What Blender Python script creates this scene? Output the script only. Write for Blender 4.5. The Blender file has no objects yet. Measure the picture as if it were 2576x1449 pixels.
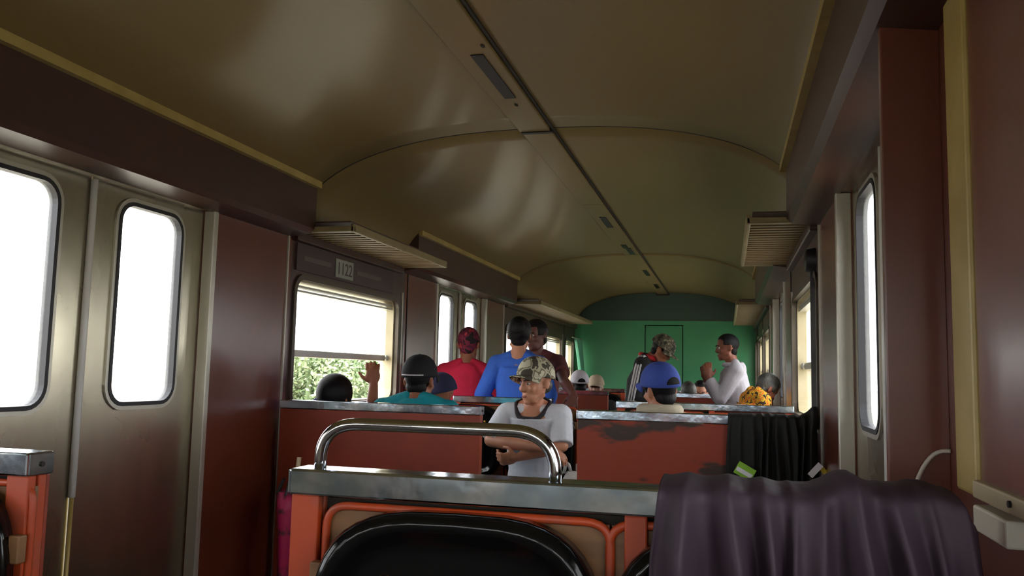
import bpy, bmesh, math, random
from mathutils import Vector, Matrix, Euler, noise
random.seed(7)
SC = bpy.context.scene
COL = SC.collection
PI = math.pi
# ------------------------------------------------------------------ camera
EYE = Vector((0.931, 0.0, 1.25))
FPX, YAW, PITCH, ROLL = 2100.0, 0.253094, 0.099978, 0.022937
_f = Vector((-math.sin(YAW)*math.cos(PITCH), math.cos(YAW)*math.cos(PITCH), math.sin(PITCH)))
_r0 = Vector((math.cos(YAW), math.sin(YAW), 0)); _u0 = _r0.cross(_f)
_r = math.cos(ROLL)*_r0 + math.sin(ROLL)*_u0; _u = -math.sin(ROLL)*_r0 + math.cos(ROLL)*_u0
cam_d = bpy.data.cameras.new('camera'); cam = bpy.data.objects.new('camera', cam_d); COL.objects.link(cam)
cam_d.sensor_width = 36.0; cam_d.lens = FPX/2576*36.0; cam_d.clip_start = 0.02; cam_d.clip_end = 500
cam.matrix_world = Matrix(((_r.x, _u.x, -_f.x, EYE.x), (_r.y, _u.y, -_f.y, EYE.y), (_r.z, _u.z, -_f.z, EYE.z), (0, 0, 0, 1)))
SC.camera = cam
# ------------------------------------------------------------------ world and exposure
W = bpy.data.worlds.new('overcast_sky'); SC.world = W; W.use_nodes = True
bg = W.node_tree.nodes['Background']; bg.inputs[0].default_value = (0.95, 0.97, 1.0, 1); bg.inputs[1].default_value = 7.4
SC.view_settings.view_transform = 'Standard'; SC.view_settings.look = 'None'
SC.view_settings.gamma = 1.0; SC.view_settings.use_curve_mapping = False
SC.view_settings.exposure = 0.0
SC.cycles.max_bounces = 10; SC.cycles.diffuse_bounces = 6; SC.cycles.transparent_max_bounces = 12
SC.cycles.use_denoising = True
sun_d = bpy.data.lights.new('sun', 'SUN'); sun = bpy.data.objects.new('sun', sun_d); COL.objects.link(sun)
sun_d.energy = 6.0; sun_d.angle = math.radians(3); sun_d.color = (1, .95, .85)
sun.rotation_euler = Euler((math.radians(22), math.radians(-8), 0))

# ------------------------------------------------------------------ materials
def mat(name, col, rough=.5, metal=0.0, col2=None, scale=6.0, bump=0.0, bscale=40.0, stretch=(1, 1, 1), coat=0.0, spec=0.5, detail=4, ramp=(.35, .65), sheen=0.0, rvar=0.0, crough=.12):
    m = bpy.data.materials.new(name); m.use_nodes = True
    nt = m.node_tree; b = nt.nodes['Principled BSDF']
    b.inputs['Base Color'].default_value = (*col, 1); b.inputs['Roughness'].default_value = rough
    b.inputs['Metallic'].default_value = metal; b.inputs['Coat Weight'].default_value = coat
    b.inputs['Coat Roughness'].default_value = crough
    b.inputs['Specular IOR Level'].default_value = spec; b.inputs['Sheen Weight'].default_value = sheen
    tc = nt.nodes.new('ShaderNodeTexCoord'); mp = nt.nodes.new('ShaderNodeMapping')
    nt.links.new(tc.outputs['Object'], mp.inputs[0]); mp.inputs['Scale'].default_value = stretch
    if col2 is not None or rvar:
        n = nt.nodes.new('ShaderNodeTexNoise'); n.inputs['Scale'].default_value = scale; n.inputs['Detail'].default_value = detail
        nt.links.new(mp.outputs[0], n.inputs['Vector'])
        if col2 is not None:
            r = nt.nodes.new('ShaderNodeValToRGB')
            r.color_ramp.elements[0].position, r.color_ramp.elements[1].position = ramp
            r.color_ramp.elements[0].color = (*col, 1); r.color_ramp.elements[1].color = (*col2, 1)
            nt.links.new(n.outputs['Fac'], r.inputs[0]); nt.links.new(r.outputs[0], b.inputs['Base Color'])
        if rvar:
            mr = nt.nodes.new('ShaderNodeMapRange'); mr.inputs[3].default_value = rough-rvar; mr.inputs[4].default_value = rough+rvar
            mr.inputs[1].default_value = .3; mr.inputs[2].default_value = .7
            nt.links.new(n.outputs['Fac'], mr.inputs[0]); nt.links.new(mr.outputs[0], b.inputs['Roughness'])
    if bump:
        n2 = nt.nodes.new('ShaderNodeTexNoise'); n2.inputs['Scale'].default_value = bscale; n2.inputs['Detail'].default_value = 3
        nt.links.new(mp.outputs[0], n2.inputs['Vector'])
        bp = nt.nodes.new('ShaderNodeBump'); bp.inputs['Strength'].default_value = bump; bp.inputs['Distance'].default_value = .02
        nt.links.new(n2.outputs['Fac'], bp.inputs['Height']); nt.links.new(bp.outputs[0], b.inputs['Normal'])
    return m
def camo(name, cols, scale):
    m = mat(name, cols[0], .85); nt = m.node_tree; b = nt.nodes['Principled BSDF']
    tc = nt.nodes.new('ShaderNodeTexCoord'); n = nt.nodes.new('ShaderNodeTexNoise'); n.inputs['Scale'].default_value = scale; n.inputs['Detail'].default_value = 2
    r = nt.nodes.new('ShaderNodeValToRGB'); r.color_ramp.interpolation = 'CONSTANT'
    pos = [0, .44, .52, .60]
    for i, c in enumerate(cols):
        e = r.color_ramp.elements[i] if i < 2 else r.color_ramp.elements.new(pos[i])
        e.position = pos[i]; e.color = (*c, 1)
    nt.links.new(tc.outputs['Object'], n.inputs['Vector']); nt.links.new(n.outputs['Fac'], r.inputs[0]); nt.links.new(r.outputs[0], b.inputs['Base Color'])
    return m
def glass(name, dirt=(.8, .82, .8), amount=.0, speck=.0, base=.06):
    m = bpy.data.materials.new(name); m.use_nodes = True; nt = m.node_tree
    for n in list(nt.nodes): nt.nodes.remove(n)
    out = nt.nodes.new('ShaderNodeOutputMaterial'); tr = nt.nodes.new('ShaderNodeBsdfTransparent'); gl = nt.nodes.new('ShaderNodeBsdfGlossy')
    gl.inputs['Roughness'].default_value = .02
    lw = nt.nodes.new('ShaderNodeLayerWeight'); pw = nt.nodes.new('ShaderNodeMath'); pw.operation = 'POWER'; pw.inputs[1].default_value = 5
    nt.links.new(lw.outputs['Facing'], pw.inputs[0])
    fr = nt.nodes.new('ShaderNodeMath'); fr.operation = 'MULTIPLY_ADD'; fr.inputs[1].default_value = .8; fr.inputs[2].default_value = .04; nt.links.new(pw.outputs[0], fr.inputs[0])
    mx = nt.nodes.new('ShaderNodeMixShader'); nt.links.new(fr.outputs[0], mx.inputs[0]); nt.links.new(tr.outputs[0], mx.inputs[1]); nt.links.new(gl.outputs[0], mx.inputs[2])
    df = nt.nodes.new('ShaderNodeBsdfTranslucent'); df.inputs[0].default_value = (*dirt, 1)
    m2 = nt.nodes.new('ShaderNodeMixShader'); m2.inputs[0].default_value = base
    nt.links.new(mx.outputs[0], m2.inputs[1]); nt.links.new(df.outputs[0], m2.inputs[2])
    last = m2
    if speck:
        tc = nt.nodes.new('ShaderNodeTexCoord'); n = nt.nodes.new('ShaderNodeTexNoise'); n.inputs['Scale'].default_value = 26; n.inputs['Detail'].default_value = 5
        nt.links.new(tc.outputs['Object'], n.inputs['Vector'])
        r = nt.nodes.new('ShaderNodeValToRGB'); r.color_ramp.elements[0].position = .74; r.color_ramp.elements[1].position = .78
        nt.links.new(n.outputs['Fac'], r.inputs[0])
        d2 = nt.nodes.new('ShaderNodeBsdfDiffuse'); d2.inputs[0].default_value = (.08, .10, .06, 1)
        m3 = nt.nodes.new('ShaderNodeMixShader'); nt.links.new(r.outputs[0], m3.inputs[0]); nt.links.new(last.outputs[0], m3.inputs[1]); nt.links.new(d2.outputs[0], m3.inputs[2]); last = m3
    nt.links.new(last.outputs[0], out.inputs[0])
    return m
M = {}
M['laminate'] = mat('brown_red_laminate', (.150, .028, .010), .5, col2=(.115, .024, .009), scale=3, bump=.05, bscale=9, spec=.3, coat=1.0, crough=.24)
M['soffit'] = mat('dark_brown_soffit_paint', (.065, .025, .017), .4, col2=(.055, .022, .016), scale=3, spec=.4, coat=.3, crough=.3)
M['seatred'] = mat('worn_red_seat_laminate', (.30, .040, .013), .5, col2=(.22, .031, .012), scale=3.5, bump=.05, bscale=25)
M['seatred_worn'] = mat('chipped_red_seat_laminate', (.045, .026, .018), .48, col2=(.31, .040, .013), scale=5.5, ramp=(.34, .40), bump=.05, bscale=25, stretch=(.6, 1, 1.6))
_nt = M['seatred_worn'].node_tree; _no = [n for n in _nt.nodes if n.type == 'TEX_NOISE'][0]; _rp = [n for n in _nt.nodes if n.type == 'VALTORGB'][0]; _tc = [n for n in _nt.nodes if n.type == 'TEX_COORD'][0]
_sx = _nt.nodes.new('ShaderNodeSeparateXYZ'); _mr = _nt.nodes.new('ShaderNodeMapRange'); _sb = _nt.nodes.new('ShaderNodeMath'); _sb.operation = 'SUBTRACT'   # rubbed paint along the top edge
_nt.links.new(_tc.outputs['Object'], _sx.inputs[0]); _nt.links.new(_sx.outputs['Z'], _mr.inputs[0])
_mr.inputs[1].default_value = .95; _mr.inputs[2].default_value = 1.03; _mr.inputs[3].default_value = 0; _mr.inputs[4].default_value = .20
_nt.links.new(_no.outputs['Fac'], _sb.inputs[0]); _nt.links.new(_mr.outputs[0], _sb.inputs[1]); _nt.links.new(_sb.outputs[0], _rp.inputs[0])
M['ceiling'] = mat('cream_gloss_ceiling_paint', (.225, .158, .060), .5, col2=(.21, .147, .054), scale=1.1, bump=.10, bscale=2.6, spec=.3, ramp=(.2, .8), coat=.17, crough=.15)
M['creamtrim'] = mat('yellowed_cream_trim', (.45, .34, .11), .4, col2=(.36, .26, .07), scale=8)
M['creamwall'] = mat('cream_end_wall_paint', (.68, .63, .52), .45)  # unseen back wall, kept pale so the rails reflect brighter
M['seam'] = mat('dark_seam', (.02, .014, .008), .8)
M['steel'] = mat('brushed_steel_door', (.52, .48, .37), .29, 1.0, col2=(.36, .33, .25), scale=2.2, bump=.10, bscale=4, rvar=.05, stretch=(1, 1, .5))
M['chrome'] = mat('polished_steel', (.62, .64, .66), .10, 1.0, bump=.015, bscale=30)
M['railsteel'] = mat('steel_rail_mottled_reflection', (.72, .76, .80), .15, 1.0, col2=(.42, .52, .60), scale=10, bump=.09, bscale=12, ramp=(.4, .6))  # bluish mottling paints reflections into the rail colour
M['alu'] = mat('dull_aluminium_trim', (.56, .54, .46), .36, .55, bump=.05)
M['darkalu'] = mat('dark_bronze_frame', (.10, .08, .06), .4, .5)
M['stripsheen'] = mat('pale_strip_sheen', (.80, .79, .74), .3, .0)  # plain white non-metal, paints in the door strip's bright reflection
M['creamplate'] = mat('bright_cream_plate', (.88, .84, .70), .35)
M['winframe'] = mat('cream_window_frame', (.56, .48, .31), .35, col2=(.48, .40, .24), scale=7)
M['rackpaint'] = mat('dull_cream_rack_paint', (.30, .235, .11), .42, col2=(.24, .185, .085), scale=8); M['rackslat'] = mat('brown_rack_slat', (.25, .175, .085), .5)
M['rubber'] = mat('black_rubber', (.014, .014, .018), .5)
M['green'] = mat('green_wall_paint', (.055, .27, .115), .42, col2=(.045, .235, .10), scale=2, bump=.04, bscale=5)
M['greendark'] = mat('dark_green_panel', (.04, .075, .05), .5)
M['floor'] = mat('worn_floor_sheet', (.07, .055, .045), .5, col2=(.045, .035, .03), scale=6)
M['orange'] = mat('orange_red_painted_tube', (.42, .055, .012), .45, col2=(.25, .075, .045), scale=9, ramp=(.5, .7))
M['plywood'] = mat('tan_board', (.24, .115, .045), .5, col2=(.17, .08, .03), scale=4, stretch=(1, 1, 8))
M['black'] = mat('gloss_black_plastic', (.004, .004, .004), .13, bump=.02, bscale=12, spec=.28)
M['darkmetal'] = mat('dark_metal', (.03, .028, .025), .5, .6)
M['brass'] = mat('brass_screw', (.65, .30, .05), .3, 1.0)
M['glass'] = glass('clear_pane'); M['dirtyglass'] = glass('speckled_pane', speck=1)
M['hazeglass'] = glass('dusty_pane', base=.30)
M['plum'] = mat('plum_nylon', (.050, .031, .046), .6, col2=(.040, .026, .038), scale=5, bump=.35, bscale=7, spec=.3, stretch=(2.2, 1, .7))
M['blackcloth'] = mat('black_cloth', (.010, .011, .010), .75, bump=.1, bscale=60)
M['lime'] = mat('lime_reflective_tape', (.30, .62, .05), .4); M['silver'] = mat('silver_reflective_tape', (.95, .95, .97), .3)
M['yellow'] = mat('yellow_tape', (.65, .5, .03), .4)
M['white'] = mat('white_cable_sheath', (.55, .5, .42), .5)
M['bagwhite'] = mat('white_plastic_bag', (.75, .72, .7), .35, bump=.2, bscale=25)
M['magenta'] = mat('magenta_umbrella_cloth', (.48, .012, .10), .5, col2=(.10, .02, .04), scale=12, ramp=(.5, .6))
M['cream'] = mat('cream_plastic', (.65, .52, .33), .4)
M['curtain'] = mat('green_curtain', (.10, .35, .21), .7)
M['signtext'] = mat('pale_number_paint', (.30, .31, .27), .5); M['signplate'] = mat('dark_sign_plate', (.055, .03, .03), .4); M['signstrip'] = mat('faded_lettering', (.13, .09, .085), .5)
M['leaf'] = mat('tree_leaves', (.10, .17, .06), .5, col2=(.26, .30, .16), scale=1.5); M['bark'] = mat('bark', (.12, .09, .06), .9)
M['ground'] = mat('pale_dry_ground', (.40, .37, .30), .9, col2=(.32, .30, .22), scale=.15)
def skin(name, c): return mat(name, c, .5, col2=tuple(v*.85 for v in c), scale=14)
M['skin_tan'] = skin('tan_skin', (.58, .25, .145)); M['skin_brown'] = skin('brown_skin', (.27, .09, .05)); M['skin_mid'] = skin('warm_skin', (.40, .145, .075)); M['skin_dark'] = skin('dark_brown_skin', (.16, .06, .045))
M['hair'] = mat('black_hair', (.005, .004, .005), .55, bump=.3, bscale=90, stretch=(3, 3, .4), spec=.25); M['greyhair'] = mat('grey_black_hair', (.03, .028, .025), .5, col2=(.10, .095, .08), scale=20, bump=.3, bscale=80)
M['eye'] = mat('eye_white', (.6, .55, .5), .2); M['iris'] = mat('dark_iris', (.02, .012, .01), .2); M['lips'] = mat('lips', (.30, .075, .055), .45); M['brow'] = mat('eyebrow_hair', (.04, .02, .015), .7)
def cloth(name, c, c2=None): return mat(name, c, .85, col2=c2 or tuple(v*.86 for v in c), scale=9, bump=.25, bscale=22)
M['teal'] = cloth('teal_cotton', (.006, .30, .36)); M['red'] = cloth('red_cotton', (.80, .02, .075)); M['blue'] = cloth('blue_knit', (.04, .14, .62)); M['grey_tee'] = cloth('light_grey_cotton', (.74, .76, .82)); M['collar'] = cloth('dark_collar_knit', (.03, .022, .028))
M['hoodie'] = cloth('grey_marl_fleece', (.54, .51, .55)); M['maroon'] = cloth('maroon_cotton', (.14, .035, .035)); M['dkshirt'] = cloth('black_cotton', (.012, .011, .012)); M['creamcloth'] = cloth('cream_fleece', (.60, .52, .38))
M['navy'] = cloth('navy_twill', (.03, .03, .085)); M['capblue'] = cloth('royal_blue_twill', (.055, .10, .45)); M['capblack'] = cloth('black_twill', (.008, .008, .011)); M['capwhite'] = cloth('white_twill', (.70, .66, .72)); M['capbeige'] = cloth('beige_twill', (.40, .31, .22))
M['jeans'] = cloth('pale_blue_denim', (.20, .33, .47)); M['darkpants'] = cloth('dark_trousers', (.02, .02, .025)); M['purple'] = cloth('purple_scrunchie', (.09, .07, .30)); M['whitestripe'] = cloth('white_stripe', (.70, .68, .68)); M['redcollar'] = cloth('red_collar', (.55, .02, .03))
M['shoe'] = mat('dark_shoe', (.02, .018, .016), .6)
M['camo1'] = camo('pale_camouflage', [(.07, .06, .045), (.50, .47, .33), (.20, .17, .11), (.62, .58, .43)], 15)
M['camo2'] = camo('olive_camouflage', [(.03, .03, .02), (.14, .12, .075), (.07, .065, .04), (.30, .27, .18)], 30)
M['headscarf'] = camo('red_and_black_headscarf', [(.02, .012, .014), (.23, .02, .05), (.11, .012, .035), (.55, .05, .06)], 16)
M['yellowshirt'] = camo('yellow_orange_print', [(.05, .02, .01), (.75, .45, .02), (.75, .14, .015), (.80, .42, .02)], 30)

# ------------------------------------------------------------------ mesh helper
class MB:
    def __init__(s): s.bm = bmesh.new(); s.xf = Matrix.Identity(4)
    def v(s, p): return s.bm.verts.new(s.xf @ Vector(p))
    def face(s, vs):
        try: return s.bm.faces.new(vs)
        except ValueError: return None
    def loft(s, rings, caps=True, closed=True):
        R = [[s.v(p) for p in r] for r in rings]
        for a, b in zip(R, R[1:]):
            n = len(a)
            for i in range(n if closed else n-1): s.face([a[i], a[(i+1) % n], b[(i+1) % n], b[i]])
        if caps and closed: s.face(R[0][::-1]); s.face(R[-1])
        return R
    def box(s, a, b, bev=0.0):
        a, b = [min(p, q) for p, q in zip(a, b)], [max(p, q) for p, q in zip(a, b)]
        if bev <= 0:
            s.loft([[(a[0], a[1], z), (b[0], a[1], z), (b[0], b[1], z), (a[0], b[1], z)] for z in (a[2], b[2])])
        else:
            t = bmesh.new(); bmesh.ops.create_cube(t, size=1)
            for w in t.verts: w.co = Vector([(a[i]+b[i])/2 + w.co[i]*(b[i]-a[i]) for i in range(3)])
            bmesh.ops.bevel(t, geom=list(t.edges), offset=bev, segments=2, affect='EDGES', profile=.5)
            s.add(t); t.free()
    def add(s, t):
        mp = {w: s.v(w.co) for w in t.verts}
        for f in t.faces: s.face([mp[w] for w in f.verts])
    def ell(s, c, r, rot=None, seg=18, rings=12, shape=None):
        c = Vector(c); R = rot or Matrix.Identity(3); L = []
        top = None
        for i in range(rings+1):
            th = PI*i/rings; ring = []
            for j in range(seg):
                ph = 2*PI*j/seg
                d = Vector((math.sin(th)*math.cos(ph)*r[0], math.sin(th)*math.sin(ph)*r[1], math.cos(th)*r[2]))
                if shape: d = Vector(shape(d))
                ring.append(c + R @ d)
            L.append(ring)
        poles = (c + R @ Vector((0, 0, r[2])), c + R @ Vector((0, 0, -r[2])))
        if shape: poles = (c + R @ Vector(shape(Vector((0, 0, r[2])))), c + R @ Vector(shape(Vector((0, 0, -r[2])))))
        V = [[s.v(p) for p in ring] for ring in L[1:-1]]
        p0, p1 = s.v(poles[0]), s.v(poles[1])
        for a, b in zip(V, V[1:]):
            for i in range(seg): s.face([a[i], b[i], b[(i+1) % seg], a[(i+1) % seg]])
        for i in range(seg):
            s.face([p0, V[0][i], V[0][(i+1) % seg]]); s.face([p1, V[-1][(i+1) % seg], V[-1][i]])
    def cap(s, p0, r0, p1, r1, seg=14, e0=True, e1=True):
        p0, p1 = Vector(p0), Vector(p1); d = (p1-p0)
        if d.length < 1e-6: return
        d.normalize(); a = d.orthogonal().normalized(); b = d.cross(a); rings = []
        def ring(c, r): return [c + a*math.cos(2*PI*i/seg)*r + b*math.sin(2*PI*i/seg)*r for i in range(seg)]
        if e0:
            for k in (80, 55, 28): rings.append(ring(p0 - d*r0*math.sin(math.radians(k)), r0*math.cos(math.radians(k))))
        rings.append(ring(p0, r0)); rings.append(ring(p1, r1))
        if e1:
            for k in (28, 55, 80): rings.append(ring(p1 + d*r1*math.sin(math.radians(k)), r1*math.cos(math.radians(k))))
        s.loft(rings)
    def tube(s, pts, r, seg=8, flat=None):
        pts = [Vector(p) for p in pts]; rings = []; up = None
        for i, p in enumerate(pts):
            d = (pts[min(i+1, len(pts)-1)] - pts[max(i-1, 0)]).normalized()
            if up is None: up = d.orthogonal().normalized()
            up = (up - d*up.dot(d)).normalized(); b = d.cross(up)
            rr = r[i] if isinstance(r, (list, tuple)) else r
            rings.append([p + up*math.cos(2*PI*k/seg)*rr + b*math.sin(2*PI*k/seg)*rr for k in range(seg)])
        s.loft(rings)
    def sections(s, secs, seg=24, p=2.3):
        rings = []
        for sec in secs:
            c, rx, ry = sec[:3]; tl = sec[3] if len(sec) > 3 else 0
            c = Vector(c); ring = []
            for i in range(seg):
                t = 2*PI*i/seg; ct, st = math.cos(t), math.sin(t)
                ring.append(c + Vector((math.copysign(abs(ct)**(2/p), ct)*rx, math.copysign(abs(st)**(2/p), st)*ry, -tl*math.copysign(abs(st)**(2/p), st)*ry)))
            rings.append(ring)
        s.loft(rings)
    def build(s, name, m, parent=None, smooth=False, off=None, mods=None, angle=None):
        me = bpy.data.meshes.new(name); bmesh.ops.recalc_face_normals(s.bm, faces=s.bm.faces)
        if off is None and parent is not None: off = Vector(parent.get('_o', (0, 0, 0)))
        if off is not None: bmesh.ops.translate(s.bm, verts=s.bm.verts, vec=-Vector(off))
        s.bm.to_mesh(me); s.bm.free()
        if smooth: me.polygons.foreach_set('use_smooth', [True]*len(me.polygons))
        me.materials.append(m); o = bpy.data.objects.new(name, me); COL.objects.link(o)
        if parent is not None:
            o.parent = parent
            if '_o' in parent: o['_o'] = parent['_o']
        if smooth and angle: me.set_sharp_from_angle(angle=angle)
        return o
def bake(o):
    dg = bpy.context.evaluated_depsgraph_get(); dg.update(); ev = o.evaluated_get(dg)
    me = bpy.data.meshes.new_from_object(ev); o.modifiers.clear(); old = o.data; o.data = me; bpy.data.meshes.remove(old)
    return o
def remesh(o, vox, it=3):
    r = o.modifiers.new('r', 'REMESH'); r.mode = 'VOXEL'; r.voxel_size = vox; r.use_smooth_shade = True
    if it:
        sm = o.modifiers.new('s', 'SMOOTH'); sm.iterations = it; sm.factor = .5
    return bake(o)
def solid(o, t, offset=0.0, sub=0):
    m = o.modifiers.new('t', 'SOLIDIFY'); m.thickness = t; m.offset = offset
    if sub:
        q = o.modifiers.new('q', 'SUBSURF'); q.levels = sub; q.render_levels = sub
    return o
def thing(name, loc, label=None, cat=None, group=None, kind=None, local=False, rot=0.0):
    o = bpy.data.objects.new(name, None); COL.objects.link(o); o.empty_display_size = .1
    o.location = loc; o.rotation_euler = (0, 0, rot)
    o['_o'] = (0.0, 0.0, 0.0) if local else tuple(float(c) for c in loc)
    return tag(o, label, cat, group, kind)
def tag(o, label=None, cat=None, group=None, kind=None):
    if label: o['label'] = label
    if cat: o['category'] = cat
    if group: o['group'] = group
    if kind: o['kind'] = kind
    return o
def origin(o, p):
    """move a finished mesh's origin to p (its base)"""
    p = Vector(p); o.data.transform(Matrix.Translation(-p)); o.location = p; return o
def copy_tree(o, parent=None):
    c = o.copy(); COL.objects.link(c); c.parent = parent
    for ch in [x for x in bpy.data.objects if x.parent == o]: copy_tree(ch, c)
    return c
def rrect(y0, y1, z0, z1, r, k=6):
    """rounded rectangle outline in (y,z) with the matching outer-corner index"""
    pts = []
    for (cy, cz, a0, ci) in ((y1-r, z1-r, 0, 0), (y0+r, z1-r, 90, 1), (y0+r, z0+r, 180, 2), (y1-r, z0+r, 270, 3)):
        for i in range(k+1):
            a = math.radians(a0 + 90*i/k); pts.append((cy+r*math.cos(a), cz+r*math.sin(a), ci))
    return pts
def holed(mb, x0, x1, oy0, oy1, oz0, oz1, h, r):
    """slab between x0 and x1 with a rounded hole h=(y0,y1,z0,z1)"""
    pts = rrect(*h, r); oc = [(oy1, oz1), (oy0, oz1), (oy0, oz0), (oy1, oz0)]
    n = len(pts)
    L = {}
    for x in (x0, x1):
        L[x] = ([mb.v((x, p[0], p[1])) for p in pts], [mb.v((x, c[0], c[1])) for c in oc])
        inn, out = L[x]
        for i in range(n):
            j = (i+1) % n; a, b = pts[i][2], pts[j][2]
            if a == b: mb.face([inn[i], inn[j], out[a]])
            else: mb.face([inn[i], inn[j], out[b], out[a]])
    i0, o0 = L[x0]; i1, o1 = L[x1]
    for i in range(n): mb.face([i0[i], i0[(i+1) % n], i1[(i+1) % n], i1[i]])
    for i in range(4): mb.face([o0[i], o0[(i+1) % 4], o1[(i+1) % 4], o1[i]])
def ring_slab(mb, x0, x1, h, grow, r):
    """gasket: ring between rounded rect h grown by grow and h"""
    y0, y1, z0, z1 = h
    A = rrect(y0-grow, y1+grow, z0-grow, z1+grow, r+grow); B = rrect(y0, y1, z0, z1, r)
    n = len(A); V = {}
    for key, P, x in (('a0', A, x0), ('a1', A, x1), ('b0', B, x0), ('b1', B, x1)): V[key] = [mb.v((x, p[0], p[1])) for p in P]
    for k1, k2 in (('a0', 'a1'), ('a1', 'b1'), ('b1', 'b0'), ('b0', 'a0')):
        for i in range(n): j = (i+1) % n; mb.face([V[k1][i], V[k1][j], V[k2][j], V[k2][i]])

# ------------------------------------------------------------------ the carriage shell
PER = 4.47; YB, YE = -2.95, 12.70; HW = 1.34; ZT = 2.56
def struct(name, loc=(0, 0, 0)): return thing(name, loc, kind='structure')
fl = MB(); fl.box((-1.46, YB-.06, -.06), (1.46, YE+.06, 0)); o = fl.build('floor', M['floor']); tag(o, kind='structure')
def arch(x):
    q = min(1.0, abs(x)/1.305); return 2.03 + .456*math.sqrt(max(0, 1 - q**2.5))
XS = [-1.42, -1.345] + [1.305*math.sin(math.radians(a)) for a in range(-90, 91, 4)] + [1.345, 1.42]
XS = sorted(set(round(x, 5) for x in XS))
ceil = MB()
def arch_strip(mb, y0, y1, dz, nys=2):
    ys = [y0 + (y1-y0)*i/(nys-1) for i in range(nys)]
    mb.loft([[(x, y, arch(x)+dz) for x in XS] for y in ys], caps=False, closed=False)
arch_strip(ceil, YB, YE, .018)
ceiling = ceil.build('ceiling', M['seam'], smooth=True); tag(ceiling, kind='structure'); solid(ceiling, .03, 1)
bpy.context.view_layer.update()
for a, b in ((YB, -.44), (-.428, 4.032), (4.044, 8.502), (8.514, YE)):
    p = MB(); arch_strip(p, a, b, 0, 24); o = p.build('ceiling_panel', M['ceiling'], ceiling, smooth=True); solid(o, .004)
for y in (4.038, 8.508, -.434):
    p = MB(); arch_strip(p, y-.007, y+.007, -.0012); o = p.build('seam_line', M['seam'], ceiling, smooth=True); solid(o, .002)
# centre duct strip with vents
strip = struct('trim_1', (0, 0, 2.46))
for a, b, dx in ((YB, -.45, 0), (-.44, 4.03, -.004), (4.055, 5.9, .0), (5.91, 8.50, .0), (8.515, YE-.01, 0)):
    p = MB(); p.box((-.084+dx, a, 2.466), (.072+dx, b, 2.484), .003); o = p.build('cover_plate', M['ceiling'], strip)
p = MB(); p.box((.076, YB, 2.474), (.088, YE-.02, 2.492)); p.build('gap_shadow_strip', M['seam'], strip)
p = MB(); p.box((-.08, 4.028, 2.460), (.08, 4.058, 2.486)); p.build('joint_bracket', M['darkmetal'], strip)
for y0, y1, xx in ((2.98, 3.50, .0), (6.38, 6.86, -.005), (7.80, 8.02, -.012), (8.02, 8.45, .008), (9.75, 10.3, 0), (11.3, 11.8, 0)):
    p = MB(); p.box((-.027+xx, y0, 2.462), (.023+xx, y1, 2.468)); p.build('vent_slot', M['darkmetal'], strip)
for y, xx in ((2.05, -.03), (3.6, .0), (2.9, .045)):
    p = MB(); p.ell((xx, y, 2.465), (.008, .02, .004), seg=8, rings=6); p.build('screw_hole', M['seam'], strip)

wallroot = {}
for s, nm in ((-1, 'left'), (1, 'right')): wallroot[s] = struct('wall_'+nm, (s*HW, 4.0, 0))
DOORS = [2.6+PER*k for k in (-1, 0, 1)]
def wbox(s, y0, y1, z0, z1, m='laminate', name='wall_panel', x=HW, d=.10, bev=0.0):
    p = MB(); p.box((s*x, y0, z0), (s*(x+d), y1, z1), bev); return p.build(name, M[m], wallroot[s])
WIN = []   # (y0,y1) frames
for s in (-1, 1):
    wbox(s, YB, -2.57, 0, ZT)
    for yd in DOORS:
        a, b = yd-.70, yd+.70
        wbox(s, a, b, 1.95, ZT)
        wbox(s, b, b+.72, 0, ZT, d=.05)                      # panel beside the door
        wbox(s, a-.70, a, 0, ZT, d=.05) if yd > 0 else None
        # jamb posts
        for yy, e in ((a, -1), (b, 1)):
            wbox(s, yy-.002*e, yy+.03*e, 0, 1.95, 'alu', 'door_jamb', HW-.012, .055, .004)
        wbox(s, b+.672, b+.684, 0, 1.95, 'alu', 'trim_strip', HW-.008, .02)
    # window bays: wall with holes
    for y0, y1 in ((-.45, 1.20), (4.02, 5.67), (8.49, 10.13), (10.13, 11.83)):
        f0, f1 = y0+.05, y0+1.53
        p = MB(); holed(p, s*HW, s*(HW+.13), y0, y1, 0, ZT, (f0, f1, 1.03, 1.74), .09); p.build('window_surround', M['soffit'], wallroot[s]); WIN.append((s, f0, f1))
        wbox(s, f1+.05, f1+.07, 1.0, 1.8, 'alu', 'trim_strip', HW-.01, .02)
        wbox(s, f1+.16, f1+.17, .0, 1.95, 'rubber', 'trim_strip', HW-.006, .02)
    y0, y1 = 11.83, YE
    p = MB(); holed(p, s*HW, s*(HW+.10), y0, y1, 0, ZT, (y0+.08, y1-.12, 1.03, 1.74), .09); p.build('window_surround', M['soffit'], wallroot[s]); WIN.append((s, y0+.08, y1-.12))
    # soffits above the doors
    for c in DOORS:
        y0, y1 = c-1.52, c+1.41
        if c > 3: y1 = c+1.40
        y0 = max(y0, YB)
        p = MB()
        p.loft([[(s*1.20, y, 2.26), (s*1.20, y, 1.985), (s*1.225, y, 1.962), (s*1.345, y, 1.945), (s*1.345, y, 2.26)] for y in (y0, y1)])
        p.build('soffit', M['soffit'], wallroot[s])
        p = MB(); p.box((s*1.172, y0, 2.205), (s*1.206, y1, 2.240)); p.build('cove_strip', M['creamtrim'], wallroot[s])
    # dark rail above the windows where the ceiling meets the wall
    for y0, y1 in ((-.43, 1.08), (4.02, 5.55), (8.48, YE)):
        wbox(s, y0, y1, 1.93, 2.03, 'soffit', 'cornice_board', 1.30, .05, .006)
    for y0, y1 in ((4.04, 5.6), (8.5, YE)):
        wbox(s, y0, y1, 1.005, 1.018, 'alu', 'trim_strip', HW-.012, .02)
o = thing('ceiling_hole', (-1.19, 2.20, 2.235), kind='structure'); o.name = 'trim_2'
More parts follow.
